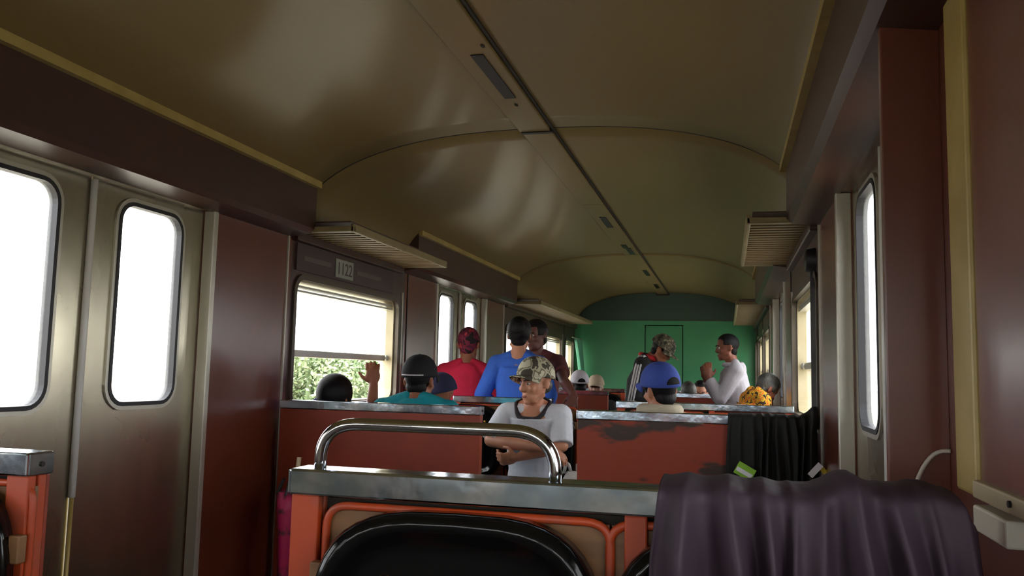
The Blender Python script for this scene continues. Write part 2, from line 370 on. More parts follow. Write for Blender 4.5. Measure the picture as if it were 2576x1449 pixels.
p = MB(); p.ell((-1.188, 2.16, 2.262), (.012, .05, .016), seg=10, rings=6); p.build('broken_edge', M['seam'], o)

wn = [0]
def window(s, y0, y1, open_low, split=None):
    wn[0] += 1; root = struct('window_%d' % wn[0], (s*1.39, (y0+y1)/2, 1.03))
    h = (y0, y1, 1.03, 1.74)
    p = MB(); ring_slab(p, s*(HW-.012), s*(HW+.035), (y0+.012, y1-.012, 1.042, 1.728), .03, .07); p.build('outer_frame', M['darkalu'], root)
    p = MB(); ring_slab(p, s*(HW+.02), s*(HW+.125), (y0+.030, y1-.030, 1.05, 1.72), .022, .065); p.build('reveal_frame', M['winframe'], root)
    zt = 1.345
    p = MB(); p.box((s*1.395, y0+.03, zt-.04), (s*1.435, y1-.03, zt), .005); p.build('transom_bar', M['alu'], root)
    p = MB(); p.ell((s*1.392, y1-.06, zt-.02), (.018, .022, .022), seg=10, rings=8); p.build('latch_knob', M['alu'], root)
    p = MB()
    for z in (1.69, 1.665): p.box((s*1.37, y0+.03, z), (s*1.43, y1-.03, z+.012))
    p.build('blind_channel', M['alu'], root)
    p = MB(); p.box((s*1.413, y0+.035, zt), (s*1.418, y1-.035, 1.715)); p.build('upper_pane', M['hazeglass'], root)
    if not open_low:
        p = MB(); p.box((s*1.413, y0+.035, 1.052), (s*1.418, y1-.035, zt-.04)); p.build('lower_pane', M['glass'], root)
    if split:
        p = MB(); p.box((s*1.39, split-.02, 1.06), (s*1.43, split+.02, 1.70), .004); p.build('mullion', M['alu'], root)
for s, a, b in WIN:
    window(s, a, b, open_low=(s == -1 and 4 < a < 5), split=(a+.72 if a > 10 and b-a > 1 else None))
dn = [0]
def door(s, yd):
    dn[0] += 1; root = struct('door_%d' % dn[0], (s*1.40, yd, 0))
    for e in (-1, 1):
        y0, y1 = (yd-.70, yd-.004) if e < 0 else (yd+.004, yd+.70)
        c = yd + e*.35; h = (c-.20, c+.20, 1.08, 1.895)
        p = MB(); holed(p, s*1.387, s*1.411, y0, y1, 0.01, 1.95, h, .085); leaf = p.build('door_leaf', M['steel'], root)
        p = MB(); ring_slab(p, s*1.376, s*1.414, (h[0]+.016, h[1]-.016, h[2]+.016, h[3]-.016), .016, .07); p.build('rubber_gasket', M['rubber'], leaf)
        p = MB(); ring_slab(p, s*1.379, s*1.39, h, .016, .085); p.build('gasket_trim', M['alu'], leaf)
        p = MB(); p.box((s*1.399, h[0]+.01, h[2]+.01), (s*1.403, h[1]-.01, h[3]-.01)); p.build('pane', M['dirtyglass'], leaf)
    p = MB(); p.tube([(s*1.376, yd+.001, .76), (s*1.376, yd+.001, 1.935)], .013, 10); p.build('centre_strip', M['stripsheen'], root, smooth=True)
    p = MB(); p.tube([(s*1.378, yd+.003, .02), (s*1.378, yd+.003, .758)], .009, 8); o = p.build('centre_strip', M['creamtrim'], root, smooth=True); o['label'] = 'yellowed lower strip'
for s in (-1, 1):
    for yd in DOORS: door(s, yd) if yd < 9 else door(s, yd) if False else None
for s in (-1, 1):   # the third pair of doors does not exist in the long bay
    pass
# end wall
ew = struct('wall_end', (0, YE, 0))
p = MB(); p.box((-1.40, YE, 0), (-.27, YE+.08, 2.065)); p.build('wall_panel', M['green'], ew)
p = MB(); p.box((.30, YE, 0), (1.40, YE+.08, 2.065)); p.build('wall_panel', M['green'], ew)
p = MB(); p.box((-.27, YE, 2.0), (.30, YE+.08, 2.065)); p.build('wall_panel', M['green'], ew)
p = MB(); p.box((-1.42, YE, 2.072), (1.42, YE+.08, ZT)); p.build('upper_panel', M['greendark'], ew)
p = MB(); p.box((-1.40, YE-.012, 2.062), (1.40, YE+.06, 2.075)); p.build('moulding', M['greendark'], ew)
p = MB(); p.box((-.30, YE+.05, 0), (.33, YE+.09, 2.02)); p.build('door_recess', M['seam'], ew)
er = struct('door_%d' % (dn[0]+1), (0.015, YE, 0))
p = MB(); p.box((-.258, YE+.012, .02), (.288, YE+.045, 1.99), .004); p.build('door_leaf', M['green'], er)
p = MB(); p.tube([(.22, YE+.012, 1.0), (.22, YE-.04, 1.0), (.15, YE-.04, 1.0)], .009); p.build('door_handle', M['alu'], er)
p = MB(); p.box((-.10, YE-.05, 2.44), (.10, YE, 2.475)); o = p.build('bracket', M['darkmetal'], ew)
wb_ = struct('wall_back', (0, YB, 0))  # unseen rear wall; its windows are added to light the front faces
for a, b in ((-1.42, -.47), (-.47, .47), (.47, 1.42)):
    wn_h = (a+.19, b-.19, 1.0, 1.84); pts = rrect(*wn_h, .09)
    p = MB(); holed(p, YB-.08, YB, a, b, 0, ZT, wn_h, .09)
    for v in p.bm.verts: v.co = Vector((v.co.y, v.co.x, v.co.z))
    p.build('wall_panel', M['creamwall'], wb_)
    p = MB(); p.box((a+.17, YB-.05, .98), (b-.17, YB-.044, 1.86)); p.build('pane', M['glass'], wb_)

# near right: projecting screen beside the door, cream post, boarded panel and sill strip
wbox(1, 1.76, 1.785, 0, 1.97, 'laminate', 'draught_screen', 1.232, .11, .003)
wbox(1, 1.535, 1.66, 1.062, 2.30, 'creamtrim', 'cream_post', 1.325, .03, .006)
wbox(1, .98, 1.53, 1.09, 1.96, 'laminate', 'boarded_panel', 1.332, .02)
wbox(1, .90, 1.532, 1.064, 1.092, 'winframe', 'sill_strip', 1.318, .03, .003)
p = MB(); p.tube([(1.319, 1.34, 1.080), (1.314, 1.34, 1.080)], .005, 8); p.build('bolt_head', M['darkmetal'], wallroot[1])
wbox(1, 1.345, 1.51, 1.016, 1.056, 'creamplate', 'pale_plate', 1.312, .03, .004)  # very pale piece just below the sill strip

# ------------------------------------------------------------------ benches
def bez(p0, p1, p2, n=6): return [((1-t)**2*Vector(p0) + 2*t*(1-t)*Vector(p1) + t*t*Vector(p2)) for t in [i/n for i in range(n+1)]]
def shell(mb, cx, w, z0, z1):
    """moulded backrest shell, front towards +y"""
    rings = []; zc = (z0+z1)/2; hh = (z1-z0)/2; N = 44
    for r, y in ((.0, .030), (.35, .030), (.70, .032), (.80, .036), (.86, .050), (.92, .060), (.97, .056), (1.0, .040), (1.0, .012), (.9, .012)):
        ring = []
        for i in range(N):
            t = 2*PI*i/N; ct, st = math.cos(t), math.sin(t); p = 4.2 if st < 0 else 3.5
            x = math.copysign(abs(ct)**(2/p), ct)*w/2*max(r, .02); z = math.copysign(abs(st)**(2/p), st)*hh*max(r, .02)
            ring.append((cx+x, y + .02*(abs(x)/(w/2))**2 + .03*(zc+z-z0)*-1 + .02, zc+z))
        rings.append(ring)
    mb.loft(rings)
def make_bench(w, worn=False, c1=.224, c2=-.275, mid=-.053):
    """local frame: back face towards -y, seat towards +y"""
    r = thing('train_bench', (0, 0, 0), local=True); h = w/2
    p = MB(); p.box((-h, -.032, 1.037), (h, .032, 1.08), .004); rail = p.build('top_rail', M['railsteel'], r)
    for sx in (-1, 1):
        p = MB(); p.box((sx*(h-.002), -.028, 1.04), (sx*(h+.003), .028, 1.077)); p.build('rail_end_cap', M['railsteel'], rail)
        p = MB(); p.tube([(sx*(h+.002), 0, 1.058), (sx*(h+.006), 0, 1.058)], .005, 8); p.build('rail_screw', M['darkmetal'], rail)
    for x, ww in ((-h+.027, .05), (mid, .035), (h-.027, .05)):
        p = MB(); p.box((x-ww/2, -.02, .0), (x+ww/2, -.001, 1.037), .003); p.box((x-ww/2, .005, .0), (x+ww/2, .024, 1.037), .003); p.build('frame_post', M['orange'], r)
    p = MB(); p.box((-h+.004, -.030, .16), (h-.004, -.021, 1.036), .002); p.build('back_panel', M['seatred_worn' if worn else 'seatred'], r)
    p = MB(); p.box((-h+.01, -.016, .30), (h-.01, -.010, 1.03)); p.build('gap_shade_sheet', M['seam'], r)  # black sheet added as the shade in gaps beside posts and tubes
    for cx in (c1, c2):
        x0, x1 = cx-.238, cx+.238
        path = [(x0, .014, .30)] + bez((x0, .014, .985), (x0, .014, 1.022), (x0+.04, .014, 1.022)) + bez((x1-.04, .014, 1.022), (x1, .014, 1.022), (x1, .014, .985)) + [(x1, .014, .30)]
        p = MB(); p.tube(path, .007, 8); p.build('tube_frame', M['orange'], r, smooth=True)
        p = MB(); p.box((x0+.003, .000, .40), (x1-.003, .008, 1.018)); p.build('inner_board', M['plywood'], r)
        p = MB(); shell(p, cx, .472, .55, 1.026); sh = p.build('backrest', M['black'], r, smooth=True)
        for sx in (-.12, .12):
            p = MB(); p.ell((cx+sx, .058, .915), (.008, .005, .008), seg=10, rings=6); p.build('screw', M['brass'], sh, smooth=True)
        p = MB(); rings = []
        for q, z in ((.02, .375), (.5, .374), (.8, .382), (.92, .395), (1, .388), (1, .36), (.5, .355)):
            rings.append([(cx+math.copysign(abs(math.cos(t))**.55, math.cos(t))*.225*q, .27+math.copysign(abs(math.sin(t))**.55, math.sin(t))*.21*q, z) for t in [2*PI*i/36 for i in range(36)]])
        p.loft(rings); p.build('seat', M['black'], r, smooth=True)
        for sx in (-1, 1):
            p = MB(); p.box((cx+sx*.236-.012, .03, .885), (cx+sx*.236+.012, .05, .935), .003); p.build('bracket', M['plywood'], r)
    for x in (-h+.03, h-.03):
        p = MB(); p.tube([(x, .03, .34), (x, .42, .34), (x, .44, .32), (x, .44, .0)], .018, 10); p.build('leg', M['orange'], r, smooth=True)
    p = MB(); p.box((-h+.02, .02, .325), (h-.02, .44, .350)); p.build('seat_frame', M['orange'], r)
    return r
def put(b, x, y, facing_us, label, group='red train benches with steel top rails'):
    b.location = (x, y, 0); b.rotation_euler = (0, 0, PI if facing_us else 0); tag(b, label, 'bench', group); return b
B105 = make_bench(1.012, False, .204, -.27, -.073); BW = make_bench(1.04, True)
b = put(B105, .724, 1.322, True, 'nearest bench, facing the viewer, with chrome grab handle over its steel rail')
hp = MB()
zt = 1.156
path = [(.226, .005, 1.07)] + bez((.226, .005, 1.095), (.226, .005, zt), (.155, .005, zt), 12) + bez((-.105, .005, zt), (-.178, .005, zt), (-.181, .005, 1.095), 12) + [(-.181, .005, 1.07)]
shift = .237
path = [(q[0]+shift, q[1], q[2]) for q in path]
hp.tube(path, .0105, 14); hp.build('grab_handle', M['chrome'], b, smooth=True)
b1L = copy_tree(B105); put(b1L, -.821, 1.322, True, 'bench at the lower left edge, only its steel rail end and orange posts in view')
for c in [x for x in bpy.data.objects if x.parent == b1L and x.name.startswith('grab_handle')]: bpy.data.objects.remove(c)
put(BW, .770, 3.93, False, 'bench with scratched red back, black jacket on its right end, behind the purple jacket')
b2L = make_bench(1.075); put(b2L, -.759, 3.93, False, 'bench with plain red back beside the open window, behind the chrome grab handle')
def plain(x, y, us, label):
    c = copy_tree(b2L); return put(c, x, y, us, label)
plain(.785, 5.40, True, 'bench on the right behind the man in the blue cap, long steel rail')
b3 = make_bench(.68); put(b3, -.535, 5.48, True, 'short bench whose rail runs behind the grey T-shirt man')
plain(.77, 8.42, False, 'bench past the right doors, in front of the two seated heads')
plain(-.76, 8.42, False, 'bench the man in the white cap sits on')
plain(.78, 9.92, True, 'farthest right bench by the green wall, behind the two seated heads')
plain(-.765, 9.92, True, 'farthest left bench, its rail end just below the green wall')

# ------------------------------------------------------------------ luggage racks
def rack(s, y0, y1, label):
    x0, x1, z = HW, .97 if s < 0 else 1.02, 1.965
    r = thing('luggage_rack', (s*x0, (y0+y1)/2, z), label, 'luggage rack', 'slatted racks above the windows')
    p = MB(); p.box((s*x1, y0, z), (s*(x1+.022), y1, z+.045), .006); p.build('front_bar', M['rackpaint'], r)
    for y in (y0, y1-.02):
        p = MB(); p.box((s*x1, y, z+.002), (s*x0, y+.02, z+.032), .004); p.build('side_bar', M['rackpaint'], r)
    p = MB(); p.box((s*(x0-.02), y0, z), (s*x0, y1, z+.03)); p.build('wall_bar', M['rackpaint'], r)
    n = int((y1-y0)/.072); base = None
    for i in range(n):
        y = y0+.05+(y1-y0-.1)*i/(n-1)
        if base is None:
            p = MB(); p.box((s*(x1+.015), y-.016, z+.006), (s*(x0-.01), y+.016, z+.018), .003); base = p.build('slat', M['rackslat'], r); by = y
        else:
            c = base.copy(); COL.objects.link(c); c.location.y = y-by
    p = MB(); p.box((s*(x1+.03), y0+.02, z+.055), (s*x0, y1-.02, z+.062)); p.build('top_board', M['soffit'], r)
rack(-1, 4.0, 5.52, 'slatted rack over the open window on the left')
rack(-1, 8.6, 12.1, 'long slatted rack on the far left, above the white cap')
rack(1, 4.02, 5.60, 'slatted rack on the right wall, near the round black speaker')
rack(1, 8.6, 12.1, 'slatted rack on the far right, beside the green wall')

# sign above the left window
sg = thing('number_sign', (-1.335, 4.55, 1.80), 'dark sign strip with pale number plate above the open window', 'sign')
p = MB(); p.box((-1.34, 4.06, 1.775), (-1.328, 5.42, 1.925)); p.build('sign_board', M['signplate'], sg)
p = MB(); p.box((-1.329, 4.52, 1.79), (-1.324, 4.76, 1.90)); o = p.build('number_plate', M['signtext'], sg)
for a, b in ((4.14, 4.46), (4.82, 5.2)):
    p = MB(); p.box((-1.329, a, 1.835), (-1.3265, b, 1.862)); p.build('faded_strip', M['signstrip'], sg)
cu = bpy.data.curves.new('number', 'FONT'); cu.body = '1122'; cu.size = .105; cu.align_x = 'CENTER'; cu.extrude = .0008; cu.materials.append(M['signplate'])
tx0 = bpy.data.objects.new('number', cu); COL.objects.link(tx0); bpy.context.view_layer.update()
nm_ = bpy.data.meshes.new_from_object(tx0.evaluated_get(bpy.context.evaluated_depsgraph_get())); bpy.data.objects.remove(tx0); bpy.data.curves.remove(cu)
tx = bpy.data.objects.new('number', nm_); COL.objects.link(tx); tx.parent = sg
tx.matrix_local = Matrix.Translation(Vector((-1.3232, 4.64, 1.81))-Vector(sg['_o'])) @ Matrix(((0, 0, 1, 0), (1, 0, 0, 0), (0, 1, 0, 0), (0, 0, 0, 1)))
# speaker on the right wall
sp = thing('wall_speaker', (1.33, 4.18, 1.81), 'round black speaker on the right wall beside the slatted rack', 'speaker')
p = MB(); p.cap((1.34, 4.18, 1.81), .062, (1.30, 4.18, 1.81), .055, seg=24, e0=False, e1=False); p.build('housing', M['rubber'], sp, smooth=True, angle=.6)
p = MB(); p.ell((1.30, 4.18, 1.81), (.012, .05, .05)); p.build('grille', M['darkmetal'], sp, smooth=True)
wbox(1, 4.19, 4.215, .9, 1.80, 'rubber', 'shadow_gap_strip', 1.318, .03)  # black strip painting the shadow gap at the panel edge

# ------------------------------------------------------------------ draped clothes
def drape(x0, x1, yc, top, front, back, amp, seed, t=.045, nu=150, nf=46, flare=(0, 0), freq=7.0, hem=.03):
    rnd = random.Random(seed); ph = [rnd.uniform(0, 6.28) for _ in range(8)]
    def fold(u, d):
        k = u*freq*2*PI
        a = math.sin(k + ph[0] + 1.2*math.sin(u*5+ph[1]) + .9*d*math.sin(u*9+ph[2]))
        b2 = math.sin(k*1.73 + ph[3] + 1.5*d)
        return .65*(1-abs(a))**1.0*1.6-.5 + .35*b2
    prof = []
    for i in range(12): prof.append(('b', back*(1-i/11)))
    for i in range(1, 8): prof.append(('t', i/8))
    for i in range(nf): prof.append(('f', front*i/(nf-1)))
    mb = MB(); rings = []
    for kind, q in prof:
        ring = []
        for i in range(nu):
            u = i/(nu-1); zt_ = top(u)
            x = x0+(x1-x0)*u
            if kind == 'f': d = q; y, z, w = yc-t/2-.012, zt_-.012-q, min(1, .25+q/.12)
            elif kind == 't': d = 0; a = PI*q; y, z, w = yc+math.cos(a)*(t/2+.012), zt_-.012+math.sin(a)*.014, .25
            else: d = q; y, z, w = yc+t/2+.012, zt_-.012-q, min(1, .25+q/.12)
            F = fold(u, d*2.2)
            sgn = -1 if kind != 'b' else 1
            y += sgn*(amp*w*(F+.55)) if kind != 't' else sgn*amp*.2*(F)
            z += .0035*F*(1 if kind == 't' else .6) - (hem*math.sin(u*11+ph[5])*d if d > .2 else 0)
            x += (flare[0]*(1-u) + flare[1]*u)*d + .012*w*math.sin(u*freq*6.28*.5+ph[4]+d*4)
            ring.append((x, y, z))
        rings.append(ring)
    mb.loft(rings, caps=False, closed=False)
    return mb
def tops(pts):
    def f(u):
        for (a, za), (b, zb) in zip(pts, pts[1:]):
            if u <= b:
                t = (u-a)/(b-a); t = t*t*(3-2*t); return za+(zb-za)*t
        return pts[-1][1]
    return f
pj = drape(.838, 1.245, 1.305, tops([(0, 1.097), (.25, 1.098), (.45, 1.094), (.52, 1.094), (.62, 1.113), (.75, 1.10), (.88, 1.106), (.96, 1.098), (1, 1.07)]), .50, .30, .032, 3, t=.15, freq=4.2, flare=(-.02, .16))
o = pj.build('jacket', M['plum'], smooth=True); solid(o, .004); origin(o, (1.05, 1.305, 1.08)); tag(o, 'dark plum jacket draped over the right part of the nearest bench', 'jacket')
bj = thing('jacket', (1.12, 3.93, 1.08), 'black jacket with lime and silver reflective bands, hung over the scratched red bench', 'jacket')
d = drape(.935, 1.315, 3.925, tops([(0, 1.086), (.5, 1.088), (.8, 1.085), (1, 1.125)]), .46, .35, .022, 11, t=.075, freq=4.6)
o = d.build('cloth', M['blackcloth'], bj, smooth=True); solid(o, .004)
def band(px, z0, ang, L, Wd, m, y):
    p = MB(); c, s_ = math.cos(ang), math.sin(ang)
    p.loft([[(px+c*a-s_*q, y+dy, z0+s_*a+c*q) for a, q in ((-L, -Wd), (L, -Wd), (L, Wd), (-L, Wd))] for dy in (0, -.004)]); return p.build('reflective_band', M[m], bj)
band(1.005, .842, -.5, .040, .028, 'lime', 3.832); band(1.002, .838, -.5, .036, .009, 'silver', 3.827)
band(1.295, .862, .85, .034, .013, 'silver', 3.832); band(1.333, .855, -.9, .028, .010, 'yellow', 3.84)
for x, z in ((1.024, .806), (1.157, .797)):
    p = MB(); p.ell((x, 3.826, z), (.011, .006, .012), seg=10, rings=6); p.build('glint_dot', M['silver'], bj)  # white dots painted in as tiny glints on the cloth
# umbrella leaning against the bench by the left wall
um = thing('umbrella', (-1.085, 3.55, 0), 'folded magenta umbrella leaning by the red wall panel', 'umbrella')
def folded(mb, c0, c1, rr, n=8, fold=.45):
    rings = []; c0, c1 = Vector(c0), Vector(c1)
    for i, (t, r) in enumerate(rr):
        c = c0.lerp(c1, t); ring = []
        for k in range(n*4):
            a = 2*PI*k/(n*4); q = r*(1-fold*(.5-.5*math.cos(a*n/2+t*2)))
            ring.append((c.x+math.cos(a)*q, c.y+math.sin(a)*q, c.z))
        rings.append(ring)
    mb.loft(rings)
p = MB(); folded(p, (-1.075, 3.60, .10), (-1.055, 3.66, .665), ((0, .012), (.25, .035), (.6, .062), (.85, .085), (1, .092))); p.build('canopy', M['magenta'], um, smooth=True)
p = MB(); p.tube([(-1.08, 3.585, 0.0), (-1.052, 3.665, .73)], .006, 8); p.build('shaft', M['darkmetal'], um)
p = MB(); p.tube([(-1.053, 3.664, .725), (-1.049, 3.672, .82)], .011, 10); p.build('handle', M['cream'], um, smooth=True)
for k in range(8):
    a = 2*PI*k/8; p = MB(); p.tube([(-1.056+math.cos(a)*.085, 3.658+math.sin(a)*.085, .655), (-1.055+math.cos(a)*.06, 3.66+math.sin(a)*.06, .72)], .006, 6); p.build('rib_tip', M['rubber'], um)
# cable on the screen at the right
p = MB(); p.tube([(1.262, 1.752, 1.00)] + bez((1.278, 1.752, 1.058), (1.300, 1.752, 1.122), (1.332, 1.751, 1.120), 8) + [(1.338, 1.749, 1.120)], .0042, 8)
cb = p.build('cable', M['white'], smooth=True); origin(cb, (1.30, 1.752, 1.0)); tag(cb, 'white cable curving out of the cream post above the plum jacket', 'cable')
# green curtain at the far left end
p = MB(); rings = []
for j in range(14):
    t = j/13; z = 1.75-.62*t; ring = []
    for i in range(60):
        u = i/59; wdt = .42*(1-.45*math.sin(min(1, t*1.1)*PI*.55)); ring.append((-1.22+.05*t+.025*math.sin(u*38)+.012*math.sin(u*17+3), 12.58-wdt*(1-u), z))
    rings.append(ring)
p.loft(rings, caps=False, closed=False); o = p.build('curtain', M['curtain'], smooth=True); solid(o, .004); origin(o, (-1.22, 12.4, 1.75)); tag(o, 'green curtain gathered at the last window by the green wall', 'curtain')
p = MB(); p.tube([(-1.23, 11.9, 1.765), (-1.23, 12.66, 1.765)], .01); cr = p.build('curtain_rod', M['alu']); origin(cr, (-1.23, 12.3, 1.765)); tag(cr, 'thin rod holding the green curtain', 'curtain rod')

# ------------------------------------------------------------------ people
def hand(mb, wrist, d, nrm, side, curl=.5, sc=1.0, thumb=.6):
    """d: finger direction, nrm: palm side normal, side: +1 thumb towards across"""
    w = Vector(wrist); d = Vector(d).normalized(); n = Vector(nrm); n = (n - d*n.dot(d)).normalized(); ac = d.cross(n)*side
    R = Matrix((ac, d, n)).transposed()
    mb.ell(w + d*.048*sc, (.041*sc, .055*sc, .017*sc), R, 14, 10)
    mb.cap(w, .024*sc, w + d*.03*sc, .022*sc, 10)
    for i, L in enumerate((.068, .077, .071, .055)):
        p = w + d*(.088 - (.008 if i == 3 else 0))*sc + ac*(.030-.0205*i)*sc; dd = d + ac*(.10-.07*i)
        dd.normalize(); r = .0106*sc
        for k, f in enumerate((.45, .32, .23)):
            ang = curl*(.75 if k == 0 else 1.0)*1.35
            ax = dd.cross(n).normalized(); dd = (Matrix.Rotation(ang*.8, 3, ax) @ dd).normalized()
            n2 = n
            q = p + dd*L*f*1.1*sc; mb.cap(p, r, q, r*.9, 8); p = q; r *= .9
    p = w + d*.022*sc + ac*.030*sc; dd = (d*.65 + ac*.75 + n*(.2+.4*thumb)).normalized(); q = p + dd*.04*sc; mb.cap(p, .012*sc, q, .0105*sc, 8)
    dd = (dd*.8 + d*.35 - ac*thumb*.6 + n*.25*thumb).normalized(); mb.cap(q, .0105*sc, q+dd*.032*sc, .0085*sc, 8)
def head_geo(mb, H, ears=True):
    mb.xf = H
    mb.ell((0, -.012, .034), (.074, .094, .086), seg=24, rings=16)
    mb.ell((0, .012, -.02), (.066, .072, .075), seg=20, rings=14)
    mb.ell((0, .030, -.070), (.050, .054, .042), seg=18, rings=12)
    mb.ell((0, .064, -.097), (.022, .018, .016))                              # chin
    mb.ell((0, .064, .022), (.052, .024, .011))                               # brow
    for sx in (-1, 1):
        mb.ell((sx*.037, .058, -.026), (.022, .020, .018))                    # cheek
        mb.cap((sx*.056, -.004, -.066), .013, (sx*.036, .042, -.096), .013)    # jaw line
    mb.cap((0, .080, .010), .0085, (0, .096, -.028), .0105); mb.ell((0, .089, -.034), (.0165, .012, .009))   # nose
    mb.ell((0, .076, -.066), (.024, .011, .012))                              # mouth ridge
    if ears:
        for sx in (-1, 1): mb.ell((sx*.078, -.016, -.008), (.0085, .019, .030), Euler((.15, 0, sx*.40)).to_matrix())
    mb.xf = Matrix.Identity(4)
def face_parts(root, H, brows=True):
    for sx in (-1, 1):
        p = MB(); p.xf = H; p.ell((sx*.031, .073, 0.001), (.0125, .010, .0075), seg=12, rings=8); e = p.build('eye', M['eye'], root, smooth=True)
        p = MB(); p.xf = H; p.ell((sx*.031, .0815, 0.001), (.0058, .003, .0060), seg=10, rings=6); p.build('iris', M['iris'], e, smooth=True)
        if brows:
            p = MB(); p.xf = H; p.tube([(sx*.014, .091, .018), (sx*.032, .090, .023), (sx*.050, .079, .018)], .0042, 6); p.build('eyebrow', M['brow'], root, smooth=True)
    p = MB(); p.xf = H; p.ell((0, .0835, -.0635), (.021, .005, .0030), seg=12, rings=6); p.ell((0, .0830, -.0690), (.019, .005, .0036), seg=12, rings=6); p.build('lips', M['lips'], root, smooth=True)
def hair_cap(root, H, m, front=.062, low=-.05, grow=1.075, name='hair', back=-.06):
    p = MB(); p.xf = H
    def shp(d):
        k = grow; z = d.z+.034; y = d.y-.012
        lim = front if y > .045 else (low+.02 if y > -.01 else back) if abs(d.x) > .02 or y > -.02 else back
        if y > .045: lim = front
        elif y > .0: lim = low+.045
        elif y > -.045: lim = low+.015
        else: lim = back
        if z < lim: k = .86
        return (d.x*k, d.y*k, d.z*k)
    p.ell((0, -.012, .034), (.074, .094, .086), seg=36, rings=30, shape=shp)
    p.ell((0, -.045, -.035), (.060, .042, .05), seg=20, rings=14)
    o = p.build(name, m, root, smooth=True); return remesh(o, .006, 3)
def ball_cap(root, H, m, brim=True, yaw=0.0, tilt=0.0, hole=False, strap=None, brim_len=.072, brim_mat=None, mat_hole=None):
    K = H @ Matrix.Translation((0, -.012, .038)) @ Matrix.Scale(1.04, 4) @ Matrix.Rotation(tilt, 4, 'X') @ Matrix.Rotation(yaw, 4, 'Z')
    p = MB(); p.xf = K; rx, ry, rz = .087, .108, .104; rings = []
    N = 40
    for i in range(0, 13):
        th = math.radians(3 + 92*i/12); sx = math.sin(th) if th < PI/2 else 1.0
        rings.append([(rx*sx**.85*math.cos(2*PI*k/N), ry*sx**.85*math.sin(2*PI*k/N), rz*math.cos(th)-.004) for k in range(N)])
    R = p.loft(rings, caps=False); p.face(R[0][::-1])
    c = p.build('cap', m, root, smooth=True); solid(c, .004, 1)
    p = MB(); p.xf = K; p.ell((0, 0, rz-.003), (.008, .008, .005), seg=10, rings=6); p.build('cap_button', m, c, smooth=True)
    if brim:
        p = MB(); p.xf = K; rings = []
        for i in range(17):
            t = -1+2*i/16; a = t*math.radians(72); ring = []
            for j in range(7):
                u = j/6; L = brim_len*math.sqrt(max(0, 1-t*t*.96))
                ring.append((math.sin(a)*rx*(1.0-.05*u), math.cos(a)*ry*.99 + L*u, -.002 - .012*u - .022*t*t*u - .010*t*t))
            rings.append(ring)
        p.loft(rings, caps=False, closed=False); o = p.build('cap_brim', brim_mat or m, c, smooth=True); solid(o, .004, 0)
    if hole:
        p = MB(); p.xf = K
        def onc(phi, z, g=1.045):
            sx = math.sqrt(max(0, 1-(z/rz)**2))**.85*g; return (rx*sx*math.sin(phi), -ry*sx*math.cos(phi), z)
        rows = []
        for v in range(6):
            z = .002+.036*v/5; hw = .42*math.sqrt(max(.02, 1-(v/5)**2)); rows.append([onc(-hw+2*hw*u/10, z) for u in range(11)])
        p.loft(rows, caps=False, closed=False); o = p.build('cap_opening', mat_hole or M['capblack'], c, smooth=True); solid(o, .003, 0)
    if strap:
        p = MB(); p.xf = K; p.tube([(rx*1.01*math.sin(a), -ry*1.012*math.cos(a), -.0) for a in [math.radians(-42+84*i/12) for i in range(13)]], .0045, 6); p.build('cap_strap', strap, c, smooth=True)
    return c
